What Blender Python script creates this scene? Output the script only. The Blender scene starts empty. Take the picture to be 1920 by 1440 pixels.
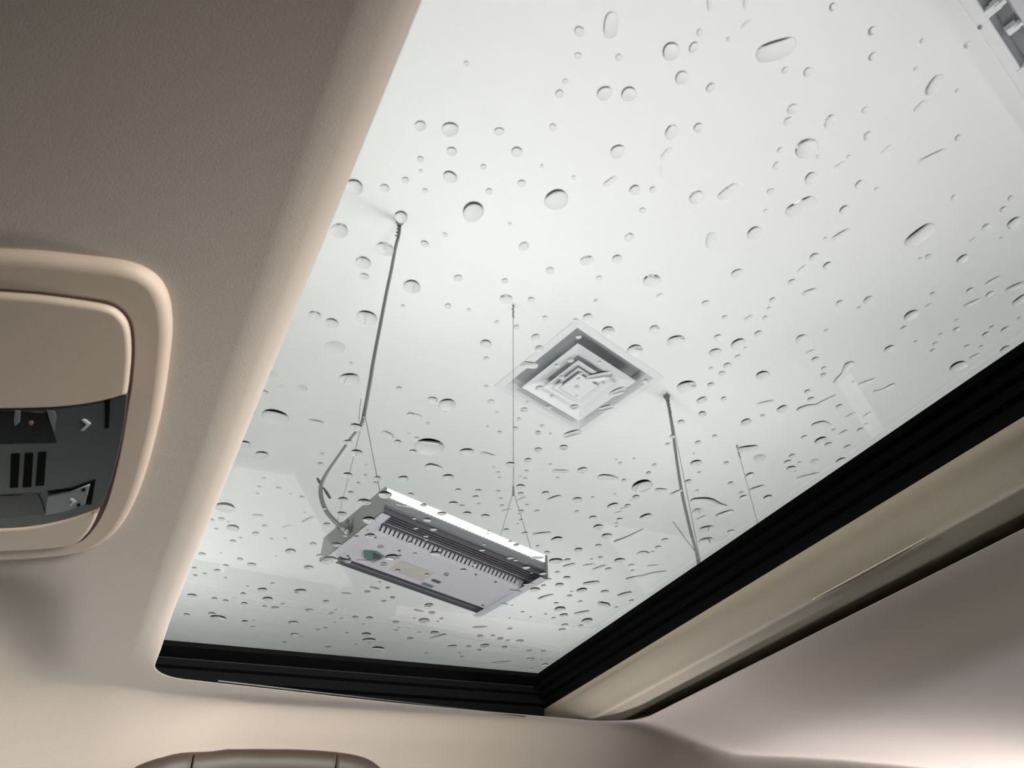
import bpy, bmesh, math, random
from mathutils import Vector, Matrix
random.seed(7)
R = math.radians
# ---------------------------------------------------------------- camera, world, lights, exposure
F = 1333.0                                   # focal length in pixels of the 1920 px wide frame
EYE = Vector((0.0, 0.0, 1.15))
ELEV = math.atan2(1333.0, 1440.0)            # the camera looks up at 42.8 degrees, no roll
FWD = Vector((0, math.cos(ELEV), math.sin(ELEV)))
UP = Vector((0, -math.sin(ELEV), math.cos(ELEV)))
RIGHT = Vector((1, 0, 0))
scene = bpy.context.scene
col = scene.collection
cam = bpy.data.cameras.new('camera'); camo = bpy.data.objects.new('camera', cam); col.objects.link(camo)
camo.location = EYE; camo.rotation_euler = (math.pi/2 + ELEV, 0, 0)
cam.sensor_width = 36; cam.lens = F/1920*36; cam.clip_start = .01
cam.dof.use_dof = True; cam.dof.focus_distance = 1.0; cam.dof.aperture_fstop = 15
scene.camera = camo
w = bpy.data.worlds.new('world'); scene.world = w; w.use_nodes = True
w.node_tree.nodes['Background'].inputs[0].default_value = (.9, .95, 1, 1)
w.node_tree.nodes['Background'].inputs[1].default_value = 0.0
scene.view_settings.view_transform = 'Standard'; scene.view_settings.look = 'None'
scene.view_settings.gamma = 1; scene.view_settings.use_curve_mapping = False
scene.view_settings.exposure = 0.0
scene.cycles.max_bounces = 14; scene.cycles.transmission_bounces = 12; scene.cycles.transparent_max_bounces = 16
scene.cycles.caustics_refractive = True; scene.cycles.caustics_reflective = False
scene.cycles.sample_clamp_indirect = 6

ROOM_A = R(49.6)                             # the garage's long axis, as an azimuth from +Y
U = Vector((math.sin(ROOM_A), math.cos(ROOM_A), 0)); V = Vector((-math.cos(ROOM_A), math.sin(ROOM_A), 0))
Z = Vector((0, 0, 1))
CEIL = EYE.z + 2.36
def area_light(name, loc, direction, sx, sy, power, color=(1, 1, 1), spread=180, xaxis=None):
    d = bpy.data.lights.new(name, 'AREA'); d.shape = 'RECTANGLE'; d.size = sx; d.size_y = sy
    d.energy = power; d.color = color; d.spread = R(spread)
    o = bpy.data.objects.new(name, d); col.objects.link(o)
    z = -Vector(direction).normalized()
    x = Vector(xaxis) if xaxis else (Z.cross(z) if abs(z.z) < .99 else Vector((1, 0, 0)))
    x = (x - z*x.dot(z)).normalized(); y = z.cross(x)
    m = Matrix((x, y, z)).transposed().to_4x4(); m.translation = Vector(loc); o.matrix_world = m
    return o

# the car stands at an angle in the room: r runs rearward, l towards the right-hand door, n up through the roof
CA = R(62.05); CP = R(5.7)
EH = Vector((math.sin(CA), math.cos(CA), 0)); EL = Vector((-math.cos(CA), math.sin(CA), 0))
ER = EH*math.cos(CP) + Z*math.sin(CP); EN = Z*math.cos(CP) - EH*math.sin(CP)
def car(r, l, n): return EYE + ER*r + EL*l + EN*n
def ray(x, y): return RIGHT*(x-960) - UP*(y-720) + FWD*F
def onp(x, y, n):                            # photo point -> (r, l) on the car plane n
    d = ray(x, y); P = d*(n/d.dot(EN)); return P.dot(ER), P.dot(EL)
def ath(x, y, h):                            # photo point -> world point at height h over the eye
    d = ray(x, y); return EYE + d*(h/d.z)
def atd(x, y, D):                            # photo point -> world point at forward distance D
    d = ray(x, y); return EYE + d*(D/d.y)
HANG1, HANG2 = ath(750, 415, 2.36), ath(962, 570, 2.36)         # ceiling hooks of the hanging light in view
HANG3, HANG4 = ath(1250, 745, 2.36), ath(1382, 825, 2.36)       # hooks of the one behind the sunroof edge
LAMP_H = .975                                # underside of the hanging lights over the eye
POWER = 11
for k, (a, b) in enumerate(((HANG1, HANG2), (HANG3, HANG4))):
    m = (a+b)/2
    area_light('hanging_light_glow', (m.x, m.y, EYE.z+LAMP_H+.095), (0, 0, 1), .5, .26, POWER, (1, 1, 1), 175, U)
for k, (du, dv, PW) in enumerate(((-3.2, -2.6, 20), (-3.2, 2.6, 30), (3.4, -2.6, 60), (3.35, 3.6, 18), (.9, 4.9, 18), (6.2, 1.2, 55), (0, -3.0, 26))):   # fill lights added out of the frame to even the ceiling
    P = U*du + V*dv
    area_light('ceiling_fill_glow', (P.x, P.y, EYE.z+LAMP_H+.095), (0, 0, 1), .5, .26, PW, (1, 1, 1), 175, U)
# unseen fill lights added around the car to brighten the cabin and floor
area_light('cabin_fill_glow', EYE + EH*2.9 + EL*1.95 + Z*-.5, EH*-1.0 - EL*1.0 + Z*.6, .5, .25, 46, (1, .91, .93), 100)
area_light('cabin_fill_glow', EYE + EH*1.5 - EL*2.9 + Z*-.28, EL*1.0 - EH*.35 + Z*.08, 1.4, .5, 77, (1, .97, .93), 90)
area_light('cabin_fill_glow', EYE + EH*-3.2 + EL*.8 + Z*-.3, EH*1.0 + Z*.1, 1.6, .5, 33, (1, .97, .93), 70)
area_light('cabin_fill_glow', EYE + EH*8.0 + EL*.6 + Z*-.2, -EH*1.0 + Z*.05, 1.6, .6, 46, (1, .95, .94), 60)
area_light('floor_fill_glow', EYE + EH*-1.2 + EL*3.3 + Z*.85, Vector((0, 0, -1)), 1.8, .3, 150, (1, 1, .98), 150)  # added light, unseen, that brightens the floor outside the window

# ---------------------------------------------------------------- materials
def mat(name, color, rough=.6, metal=0, spec=.5, bump=0, scale=300, var=0, emit=None, emit_s=0, coat=0, sheen=0):
    m = bpy.data.materials.new(name); m.use_nodes = True
    nt = m.node_tree; b = nt.nodes['Principled BSDF']
    b.inputs['Base Color'].default_value = (*color, 1); b.inputs['Roughness'].default_value = rough
    b.inputs['Metallic'].default_value = metal; b.inputs['Specular IOR Level'].default_value = spec
    b.inputs['Coat Weight'].default_value = coat; b.inputs['Sheen Weight'].default_value = sheen
    if emit: b.inputs['Emission Color'].default_value = (*emit, 1); b.inputs['Emission Strength'].default_value = emit_s
    if bump or var:
        tc = nt.nodes.new('ShaderNodeTexCoord'); no = nt.nodes.new('ShaderNodeTexNoise')
        no.inputs['Scale'].default_value = scale; no.inputs['Detail'].default_value = 4
        nt.links.new(tc.outputs['Object'], no.inputs['Vector'])
        if bump:
            bp = nt.nodes.new('ShaderNodeBump'); bp.inputs['Strength'].default_value = bump; bp.inputs['Distance'].default_value = .001
            nt.links.new(no.outputs['Fac'], bp.inputs['Height']); nt.links.new(bp.outputs['Normal'], b.inputs['Normal'])
        if var:
            mx = nt.nodes.new('ShaderNodeMix'); mx.data_type = 'RGBA'
            mx.inputs[6].default_value = (*[c*(1-var) for c in color], 1); mx.inputs[7].default_value = (*[min(1, c*(1+var)) for c in color], 1)
            nt.links.new(no.outputs['Fac'], mx.inputs[0]); nt.links.new(mx.outputs[2], b.inputs['Base Color'])
    return m
M = {}
M['ceiling'] = mat('ceiling_paint', (.86, .875, .865), .85, bump=.05, scale=40, var=.01)
M['wall'] = mat('wall_paint', (.07, .072, .075), .8, bump=.05, scale=40, var=.03)
M['floor'] = mat('floor_coating', (.58, .59, .58), .4, var=.1, scale=6)
M['fabric'] = mat('headliner_fabric', (.475, .405, .345), .95, bump=.25, scale=1500, var=.06, sheen=.15)
M['shade_fabric'] = mat('shade_fabric', (.56, .495, .375), .9, bump=.5, scale=900, var=.05, sheen=.1)
M['plastic'] = mat('beige_plastic', (.50, .405, .325), .55, bump=.15, scale=1500)
M['taupe'] = mat('taupe_plastic', (.06, .047, .036), .5, bump=.2, scale=1200)
M['groove'] = mat('recess_shade_brown', (.24, .165, .13), .7)
M['seam'] = mat('dark_brown_seam', (.05, .022, .018), .7)
M['switch'] = mat('switch_plastic', (.028, .034, .034), .42, bump=.1, scale=2000)
M['gloss'] = mat('black_lens', (.003, .0035, .0035), .25, spec=.15)
M['slot'] = mat('slot_black', (.002, .002, .002), .8, spec=.05)
M['button'] = mat('grey_button', (.10, .115, .12), .35)
M['mark'] = mat('pale_print', (.42, .41, .46), .5)
M['amber'] = mat('amber_reflection', (.16, .12, .02), .3)
M['rubber'] = mat('black_frame', (.004, .004, .005), .75, spec=.06)
M['seal'] = mat('seal_edge', (.03, .03, .03), .35)
M['paint'] = mat('black_paint', (.01, .01, .011), .1, coat=1)
M['trim'] = mat('cabin_trim', (.34, .28, .22), .8)
M['leather'] = mat('black_leather', (.018, .017, .016), .6)
M['white'] = mat('white_metal', (.62, .62, .68), .45, bump=.04, scale=60)
M['side'] = mat('lamp_side_metal', (.27, .29, .31), .4, metal=.2)
M['endcap'] = mat('end_plate_metal', (.25, .27, .265), .4, metal=.1)
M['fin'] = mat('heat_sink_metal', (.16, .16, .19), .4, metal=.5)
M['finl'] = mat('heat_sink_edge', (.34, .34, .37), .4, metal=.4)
M['led'] = mat('led_lens', (.9, .9, .9), .3, emit=(1, 1, 1), emit_s=2.6)
M['wire'] = mat('steel_wire', (.16, .16, .16), .4, metal=.5)
M['conduit'] = mat('conduit_metal', (.23, .235, .245), .4, metal=.3)
M['tie'] = mat('dark_tie', (.07, .07, .075), .5)
M['socket'] = mat('socket_plastic', (.13, .20, .21), .4)
M['label'] = mat('faded_label', (.56, .52, .50), .6, var=.12, scale=35)
M['tray'] = mat('grey_tray', (.26, .275, .29), .5)
M['duct'] = mat('dark_duct', (.40, .42, .43), .6)
M['vent'] = mat('vent_white', (.80, .82, .83), .45)
def water_mat():
    m = bpy.data.materials.new('rain_water'); m.use_nodes = True; nt = m.node_tree
    nt.nodes.remove(nt.nodes['Principled BSDF'])
    g = nt.nodes.new('ShaderNodeBsdfGlass'); g.inputs['IOR'].default_value = 1.333; g.inputs['Roughness'].default_value = 0
    nt.links.new(g.outputs[0], nt.nodes['Material Output'].inputs[0]); return m
M['water'] = water_mat()
def pane_mat(name, tint):                    # sheet glass: the tinted view through it, and a Fresnel reflection off each face
    m = bpy.data.materials.new(name); m.use_nodes = True; nt = m.node_tree
    nt.nodes.remove(nt.nodes['Principled BSDF'])
    N = lambda t: nt.nodes.new(t)
    geo = N('ShaderNodeNewGeometry'); dot = N('ShaderNodeVectorMath'); dot.operation = 'DOT_PRODUCT'
    nt.links.new(geo.outputs['Normal'], dot.inputs[0]); nt.links.new(geo.outputs['Incoming'], dot.inputs[1])
    def math_(op, a, b=None):
        n = N('ShaderNodeMath'); n.operation = op
        for i, v in enumerate((a, b)):
            if v is None: continue
            if isinstance(v, (int, float)): n.inputs[i].default_value = v
            else: nt.links.new(v, n.inputs[i])
        return n.outputs[0]
    c = math_('ABSOLUTE', dot.outputs['Value']); k = math_('POWER', math_('SUBTRACT', 1.0, c), 5.0)
    fr = math_('ADD', math_('MULTIPLY', k, .96), .04)
    tr = N('ShaderNodeBsdfTransparent'); tr.inputs[0].default_value = (*tint, 1)
    gl = N('ShaderNodeBsdfGlossy'); gl.inputs['Roughness'].default_value = 0; gl.inputs[0].default_value = (1, 1, 1, 1)
    mx = N('ShaderNodeMixShader'); nt.links.new(fr, mx.inputs[0]); nt.links.new(tr.outputs[0], mx.inputs[1]); nt.links.new(gl.outputs[0], mx.inputs[2])
    nt.links.new(mx.outputs[0], nt.nodes['Material Output'].inputs[0]); return m
M['roof_glass'] = pane_mat('roof_glass', (.745, .752, .747))
M['door_glass'] = pane_mat('door_glass', (.96, .97, .965))

# ---------------------------------------------------------------- mesh helpers (world coordinates in, one object out)
def finish(name, verts, faces, m, parent=None, smooth=False, org=None, sharp=None, flat=None):
    verts = [Vector(v) for v in verts]
    if parent is not None:
        org = Vector(parent['org'])
    elif org is None:
        lo = [min(v[i] for v in verts) for i in range(3)]; hi = [max(v[i] for v in verts) for i in range(3)]
        org = Vector([(lo[i]+hi[i])/2 for i in range(3)])
    me = bpy.data.meshes.new(name); me.from_pydata([v-org for v in verts], [], faces)
    me.materials.append(m)
    bm = bmesh.new(); bm.from_mesh(me); bmesh.ops.recalc_face_normals(bm, faces=bm.faces); bm.to_mesh(me); bm.free()
    if smooth:
        me.polygons.foreach_set('use_smooth', [True]*len(me.polygons))
        if flat:
            for i in flat: me.polygons[i].use_smooth = False
        if sharp: me.set_sharp_from_angle(angle=R(sharp))
    o = bpy.data.objects.new(name, me); col.objects.link(o)
    if parent is not None: o.parent = parent
    else: o.location = org
    o['org'] = org[:]
    return o
def root(name, loc, label, cat, group=None):
    o = bpy.data.objects.new(name, None); col.objects.link(o); o.location = loc; o.empty_display_size = .05
    o['org'] = Vector(loc)[:]; tag(o, label, cat, group); return o
def tag(o, label=None, cat=None, group=None, kind=None):
    if label: o['label'] = label
    if cat: o['category'] = cat
    if group: o['group'] = group
    if kind: o['kind'] = kind
    return o
class MB:
    def __init__(s): s.v = []; s.f = []
    def add(s, v, f):
        k = len(s.v); s.v += [Vector(x) for x in v]; s.f += [tuple(i+k for i in q) for q in f]; return s
    def box(s, c, ax, ay, az):               # centre and three half axes
        c = Vector(c); p = [c+ax*i+ay*j+az*k for i in (-1, 1) for j in (-1, 1) for k in (-1, 1)]
        return s.add(p, [(0, 1, 3, 2), (4, 6, 7, 5), (0, 4, 5, 1), (2, 3, 7, 6), (0, 2, 6, 4), (1, 5, 7, 3)])
    def tube(s, pts, rad, seg=8, cap=True):
        pts = [Vector(p) for p in pts]; n = len(pts); rad = rad if isinstance(rad, (list, tuple)) else [rad]*n
        vs = []; fs = []; ref = None
        for i, p in enumerate(pts):
            t = (pts[min(i+1, n-1)]-pts[max(i-1, 0)]).normalized()
            if ref is None: ref = t.orthogonal().normalized()
            ref = (ref - t*ref.dot(t)).normalized(); b = t.cross(ref)
            vs += [p + (ref*math.cos(2*math.pi*k/seg) + b*math.sin(2*math.pi*k/seg))*rad[i] for k in range(seg)]
        for i in range(n-1):
            for k in range(seg):
                a = i*seg+k; b2 = i*seg+(k+1) % seg; fs.append((a, b2, b2+seg, a+seg))
        if cap: fs += [tuple(range(seg)), tuple(range((n-1)*seg, n*seg))]
        return s.add(vs, fs)
    def loft(s, loops, closed=True, cap=False):
        n = len(loops[0]); vs = [p for L in loops for p in L]; fs = []
        for i in range(len(loops)-1):
            for k in range(n if closed else n-1):
                a = i*n+k; b = i*n+(k+1) % n; fs.append((a, b, b+n, a+n))
        if cap: fs += [tuple(range(n)), tuple(range((len(loops)-1)*n, len(loops)*n))]
        return s.add(vs, fs)
    def out(s, name, m, parent=None, **k): return finish(name, s.v, s.f, M[m], parent, **k)
def catmull(p, per=6, closed=False):
    p = [Vector(q) for q in p]; n = len(p); out = []
    rng = range(n if closed else n-1)
    for i in rng:
        g = (lambda j: p[j % n]) if closed else (lambda j: p[max(0, min(n-1, j))])
        a, b, c, d = g(i-1), g(i), g(i+1), g(i+2)
        for k in range(per):
            t = k/per
            out.append(.5*((2*b)+(c-a)*t+(2*a-5*b+4*c-d)*t*t+(3*b-a-3*c+d)*t**3))
    if not closed: out.append(p[-1])
    return out
def inset2(loop, d):                         # shrink a 2-D loop towards its inside by d
    n = len(loop); A = sum(loop[i][0]*loop[(i+1) % n][1]-loop[(i+1) % n][0]*loop[i][1] for i in range(n)); sg = 1 if A > 0 else -1
    out = []
    for i in range(n):
        a, b, c = loop[i-1], loop[i], loop[(i+1) % n]
        e1 = Vector((b[0]-a[0], b[1]-a[1])); e2 = Vector((c[0]-b[0], c[1]-b[1]))
        if e1.length < 1e-9: e1 = e2
        if e2.length < 1e-9: e2 = e1
        t = (e1.normalized()+e2.normalized()); t = t.normalized() if t.length > 1e-6 else e1.normalized()
        nrm = Vector((-t.y, t.x))*sg; out.append((b[0]+nrm.x*d, b[1]+nrm.y*d))
    return out
def plate(name, loop, n0, n1, rnd, m, parent, steps=4, base=None):
    """A moulded plate of the car's roof: outline in (r, l), its face at n0 looking down, its back at n1, edges rounded by rnd."""
    b = base or (lambda r, l: 0.0)
    loops = [[car(r, l, n1+b(r, l)) for r, l in loop]]
    for k in range(steps+1):
        a = math.pi/2*k/steps
        q = inset2(loop, rnd*(1-math.cos(a))) if k else loop
        loops.append([car(r, l, n0 + b(r, l) + rnd*(1-math.sin(a))) for r, l in q])
    mb = MB().loft(loops, cap=True); nf = len(mb.f)
    return mb.out(name, m, parent, smooth=True, flat=[nf-1, nf-2])
# ---------------------------------------------------------------- the garage
def slab(name, c, hx, hy, hz, m):
    return tag(MB().box(c, U*hx, V*hy, Z*hz).out(name, m), kind='structure')
CC = U*1.5 + V*2.5
HU, HV = 7.6, 7.6
dc = sum((ath(x, y, 2.36) for x, y in ((923, 728), (1080, 598), (1248, 710), (1088, 806))), Vector())/4
def ceiling():                               # the ceiling slab, with the square hole of the air duct in it
    mb = MB(); sq = ((-1, -1), (1, -1), (1, 1), (-1, 1)); hole = Vector((dc.x, dc.y, 0))
    O = [[Vector((CC.x, CC.y, z)) + U*a*HU + V*b*HV for a, b in sq] for z in (CEIL, CEIL+.1)]
    I = [[hole + U*a*.262 + V*b*.262 + Z*z for a, b in sq] for z in (CEIL, CEIL+.1)]
    mb.loft([I[1], I[0], O[0], O[1], I[1]]); return tag(mb.out('ceiling', 'ceiling'), kind='structure')
ceiling()
slab('floor', CC - Z*.05, HU, HV, .05, 'floor')
for nm, c, hx, hy in (('wall_front', CC+U*(HU+.05), .05, HV), ('wall_back', CC-U*(HU+.05), .05, HV),
                      ('wall_left', CC+V*(HV+.05), HU+.1, .05), ('wall_right', CC-V*(HV+.05), HU+.1, .05)):
    slab(nm, c + Z*CEIL/2, hx, hy, CEIL/2, 'wall')

# ---------------------------------------------------------------- the car's shell (setting)
NG = .37                                     # underside of the roof glass
LC = .48                                     # the car's middle line
NH = .31                                     # the headliner round the opening
def side_lip(r): return .932 + .135*max(0, min(r, .8))
FRONT, REAR, LEFT = .052, .80, -.03
def sm(a, b, x):
    t = max(0, min(1, (x-a)/(b-a))); return t*t*(3-2*t)
def head_n(r, l):
    n = NH
    k = sm(.0, .2, r) if l > LC else 0
    d = abs(l-LC)-.50-.065*k
    if d > 0: n -= (1.6+1.6*k)*min(d, .2)**1.5*(1 if l > LC else .8)
    n -= .30*max(0, -.12-r)**1.25                              # falls to the windscreen
    n -= .02*sm(1.15, 1.9, r)
    n += .018*sm(.665, .785, l)*(1-sm(.86, 1.0, l))*(1-sm(-.13, -.03, r))      # the dished field behind the console
    n += .009*sm(.975, 1.05, l)*(1-sm(1.05, 1.085, l))*k            # the flat between the lip and the side rail
    n -= .042*sm(.80, 1.06, r)                                    # the rear lip sweeps up to the opening
    return n
def opening(N=240):                          # the opening's edge, a rounded rectangle that widens rearward
    pts = []
    def arc(cr, cl, rad, a0, a1, n):
        for k in range(n+1):
            a = R(a0+(a1-a0)*k/n); pts.append((cr+rad*math.cos(a), cl+rad*math.sin(a)))
    ra, rb = .045, .075
    arc(FRONT+ra, side_lip(FRONT+ra)-ra, ra, 180, 90, 14)
    for k in range(1, 20): r = FRONT+ra+(REAR-rb-FRONT-ra)*k/20; pts.append((r, side_lip(r)))
    arc(REAR-rb, side_lip(REAR-rb)-rb, rb, 90, 0, 14)
    for k in range(1, 24): pts.append((REAR, side_lip(REAR-rb)-rb + (LEFT+rb-side_lip(REAR-rb)+rb)*k/24))
    arc(REAR-rb, LEFT+rb, rb, 0, -90, 10)
    for k in range(1, 16): pts.append((REAR-rb-(REAR-rb-FRONT-ra)*k/16, LEFT))
    arc(FRONT+ra, LEFT+ra, ra, -90, -180, 10)
    for k in range(1, 24): pts.append((FRONT, LEFT+ra+(side_lip(FRONT+ra)-ra-LEFT-ra)*k/24))
    return pts
OPEN = opening()
R0, R1, L0, L1 = -.55, 2.45, -.18, 1.14
def outer_pt(r, l):
    cr, cl = .43, .48; dr, dl = r-cr, l-cl; t = 1e9
    if dr > 1e-9: t = min(t, (R1-cr)/dr)
    if dr < -1e-9: t = min(t, (R0-cr)/dr)
    if dl > 1e-9: t = min(t, (L1-cl)/dl)
    if dl < -1e-9: t = min(t, (L0-cl)/dl)
    return cr+dr*t, cl+dl*t
def headliner():
    n_o = len(OPEN); mb = MB(); loops = []
    roll = [(.004, .038), (.001, .030), (.0, .022), (.0015, .014), (.006, .0065), (.014, .002), (.026, .0)]
    nrm = inset2(OPEN, -1.0)
    for off, rise in roll:
        L = []
        for (r, l), (qr, ql) in zip(OPEN, nrm):
            r2, l2 = r+(qr-r)*off, l+(ql-l)*off
            k = max(.02, (1-sm(FRONT, FRONT+.03, r))*(1-sm(.80, .88, l)))
            L.append(car(r2, l2, head_n(r2, l2)+rise*k))
        loops.append(L)
    base = [(r+(qr-r)*.026, l+(ql-l)*.026) for (r, l), (qr, ql) in zip(OPEN, nrm)]
    # corners of the outer rectangle get their own samples by snapping the nearest ray to them
    outer = [outer_pt(r, l) for r, l in base]
    for c in ((R0, L0), (R0, L1), (R1, L0), (R1, L1)):
        i = min(range(n_o), key=lambda i: (outer[i][0]-c[0])**2+(outer[i][1]-c[1])**2); outer[i] = c
    K = 64
    for k in range(1, K+1):
        t = (k/K)**1.25
        L = []
        for (r, l), (qr, ql) in zip(base, outer):
            r2, l2 = r+(qr-r)*t, l+(ql-l)*t; L.append(car(r2, l2, head_n(r2, l2)))
        loops.append(L)
    mb.loft(loops)
    return tag(mb.out('headliner', 'fabric', smooth=True), 'beige cloth headliner of the car around the sunroof opening', kind='structure')
headliner()
# black outer roof skin around the glass, the cabin's sides and ends with their window openings
def roof_skin():
    mb = MB(); loops = []
    for n, k in ((.376, 0), (.372, 1)):
        loops.append([car(r, l, n) for r, l in ((-.12, -.12), (.66, -.12), (.66, 1.08), (-.12, 1.08))])
        loops.append([car(r, l, n) for r, l in ((-.6, -.22), (2.5, -.22), (2.5, 1.18), (-.6, 1.18))])
    inner, outer = loops[0], loops[1]; ii, oo = loops[2], loops[3]
    mb.loft([ii, inner, outer, oo])
    return tag(mb.out('car_roof', 'paint'), 'black painted outer roof of the car', kind='structure')
roof_skin()
def quad_frame(name, m, pts_out, holes, thick, dirv):
    """A panel in the plane of pts_out made of strips; holes handled by listing strips."""
def panel(mb, a, b, c, d, t):                # a slab between four world points, thickness vector t
    return mb.add([a, b, c, d, a+t, b+t, c+t, d+t], [(0, 1, 2, 3), (7, 6, 5, 4), (0, 4, 5, 1), (1, 5, 6, 2), (2, 6, 7, 3), (3, 7, 4, 0)])
def cabin():
    def W(r, l, z): return EYE + EH*r + EL*l + Z*(z+.06*r)    # cabin coordinates, rising with the roof
    sill, top, low = -.09, .235, -.95
    for side, nm in ((1, 'door_1'), (-1, 'door_2')):
        l_top = LC + side*.665; l_sill = LC + side*.76; t = EL*side*.04
        mb = MB()
        def S(r, z):
            k = (top-z)/(top-sill); return W(r, l_top+(l_sill-l_top)*min(k, 1.2), z)
        panel(mb, S(-1.0, low), S(2.45, low), S(2.45, sill), S(-1.0, sill), t)                    # below the windows
        panel(mb, S(.262 if side > 0 else .85, sill), S(.98 if side > 0 else 2.4, sill), S(1.02 if side > 0 else 2.4, top), S(.368 if side > 0 else .85, top), t)                    # pillar between the doors, on the left widened across the window to block light
        panel(mb, S(2.36, sill), S(2.45, sill), S(2.45, top), S(2.3, top), t)                    # rear pillar
        panel(mb, S(-.62, sill), S(-.50 if side > 0 else .08, sill), S(-.42 if side > 0 else .13, top), S(-.55, top), t)  # front pillar, widened on the left to keep light off the headliner
        panel(mb, S(-1.0, top), S(2.45, top), W(2.45, l_top-side*.02, .42), W(-1.0, l_top-side*.02, .27), t)
        tag(mb.out(nm, 'leather'), kind='structure')
        g = MB(); panel(g, S(-.55, sill), S(2.4, sill), S(2.34, top), S(-.5, top), EL*side*.004)
        tag(g.out('window_%d' % (1 if side > 0 else 2), 'door_glass'), kind='structure')
    mb = MB(); panel(mb, W(-1.15, L0-.25, low), W(2.5, L0-.25, low), W(2.5, L1+.25, low), W(-1.15, L1+.25, low), -Z*.03)
    panel(mb, W(2.45, L0-.05, low), W(2.45, L1+.05, low), W(2.45, L1+.05, -.12), W(2.45, L0-.05, -.12), EH*.03)
    panel(mb, W(-1.1, L0-.1, low), W(-1.1, L1+.1, low), W(-1.1, L1+.1, -.18), W(-1.1, L0-.1, -.18), -EH*.03)
    tag(mb.out('cabin_shell', 'leather'), 'dark lower cabin shell of the car', kind='structure')
cabin()

# ---------------------------------------------------------------- sunroof: glass, black frame, seals
GR, GLs = .6085, .984                        # the clear glass ends here at the rear and at the side
sun = root('sunroof', car(.3, .48, NG), 'tinted glass sunroof panel in a black frame', 'sunroof')
mb = MB(); mb.box(car(.27, .48, NG+.002), ER*.38, EL*.59, EN*.002); mb.out('glass_panel', 'roof_glass', sun)
def prof_l(mb, prof, r0, r1, lfun=None):     # extrude an (l, n) profile along r
    loops = []
    for k in range(13):
        r = r0+(r1-r0)*k/12; dl = (lfun(r) if lfun else 0)
        loops.append([car(r, l+dl, n) for l, n in prof])
    return mb.loft(loops, closed=True, cap=True)
def prof_r(mb, prof, l0, l1, seg=1):         # extrude an (r, n) profile along l
    loops = []
    for k in range(seg+1):
        l = l0+(l1-l0)*k/seg; loops.append([car(r, l, n) for r, n in prof])
    return mb.loft(loops, closed=True, cap=True)
# right-hand side wall of the opening, stepped
mb = MB(); prof_l(mb, [(GLs, .3695), (GLs+.004, .3645), (1.022, .3625), (1.026, .354), (1.036, .353), (1.040, .342), (1.052, .341), (1.056, .318), (1.10, .318), (1.10, .3695)], -.09, .655)
mb.out('side_frame', 'rubber', sun)
mb = MB(); prof_r(mb, [(GR, .3695), (GR+.003, .364), (.622, .363), (.625, .357), (.634, .356), (.638, .349), (.648, .348), (.652, .338), (.70, .338), (.70, .3695)], -.1, 1.06)
mb.out('rear_frame', 'rubber', sun)
mb = MB(); prof_r(mb, [(-.095, .3695), (-.095, .335), (.0, .335), (.004, .3695)], -.1, 1.06); mb.out('front_frame', 'rubber', sun)
mb = MB(); prof_l(mb, [(-.11, .3695), (-.11, .335), (-.045, .335), (-.045, .3695)], -.09, .66); mb.out('left_frame', 'rubber', sun)
# thin seal lines that catch the light
mb = MB(); mb.tube([car(.06+.56*k/10, 1.0225, .3618) for k in range(11)], .0006, 5); mb.out('side_seal', 'seal', sun)
mb = MB(); mb.tube([car(.06+.56*k/10, 1.0375, .3525) for k in range(11)], .0005, 5); mb.out('side_seal', 'seal', sun)
mb = MB(); mb.tube([car(.6235, .35+.63*k/10, .3622) for k in range(11)], .0006, 5); mb.out('rear_seal', 'seal', sun)
mb = MB(); mb.tube([car(.6365, .55+.45*k/10, .3552) for k in range(11)], .0006, 5); mb.out('rear_seal', 'seal', sun)
mb = MB(); mb.tube([car(r, side_lip(r)+.010, .3160) for r in [.13+.47*k/12 for k in range(13)]], .0012, 6); mb.out('trim_strip', 'seal', sun)

# ---------------------------------------------------------------- sliding shade behind the glass
sh = root('sliding_sunblind', car(.8, .48, .33), 'beige cloth sliding sunblind with a finger groove behind the sunroof glass', 'sunblind')
prof = [(.656, .345), (.655, .338), (.658, .333), (.665, .330), (.68, .3272), (.695, .3250), (.710, .3230), (.720, .3215), (.726, .3204), (.730, .3200), (.734, .3204), (.739, .3213),
        (.746, .3220), (.760, .3224), (.790, .3227), (.818, .3232), (.826, .329), (.86, .332), (1.3, .334), (1.3, .352), (.66, .352)]
mb = MB(); prof_r(mb, prof, -.06, 1.12, 40); mb.out('panel', 'shade_fabric', sh, smooth=True, sharp=40)
def ridge_strip(name, pts, n_in, n_out, wid, m):
    mb = MB(); loops = []
    K = len(pts)
    for k, (r, l) in enumerate(pts):
        t = k/(K-1); w_ = wid*math.sin(math.pi*t)**.7+.0003
        loops.append([car(r, l, n_out), car(r+w_*.25, l, n_in), car(r+w_, l, n_in+.0015), car(r+w_*1.1, l, n_out+.006), car(r, l, n_out+.006)])
    mb.loft(loops, cap=True); return mb.out(name, m, sh, smooth=True, sharp=60)
g = []
for k in range(13):
    l = onp(1520, 1122, .3205)[1] + (onp(1735, 1006, .3205)[1]-onp(1520, 1122, .3205)[1])*k/12; g.append((.7315, l))
ridge_strip('finger_groove_shade', [(r+.003, l+.01*(k-6)/60) for k, (r, l) in enumerate(g)], .3198, .3203, .0105, 'groove')  # raised strip whose brown stands in for shade in the recess
ridge_strip('finger_lip', [(r-.0012, l) for r, l in g], .3186, .3203, .0022, 'shade_fabric')
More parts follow.
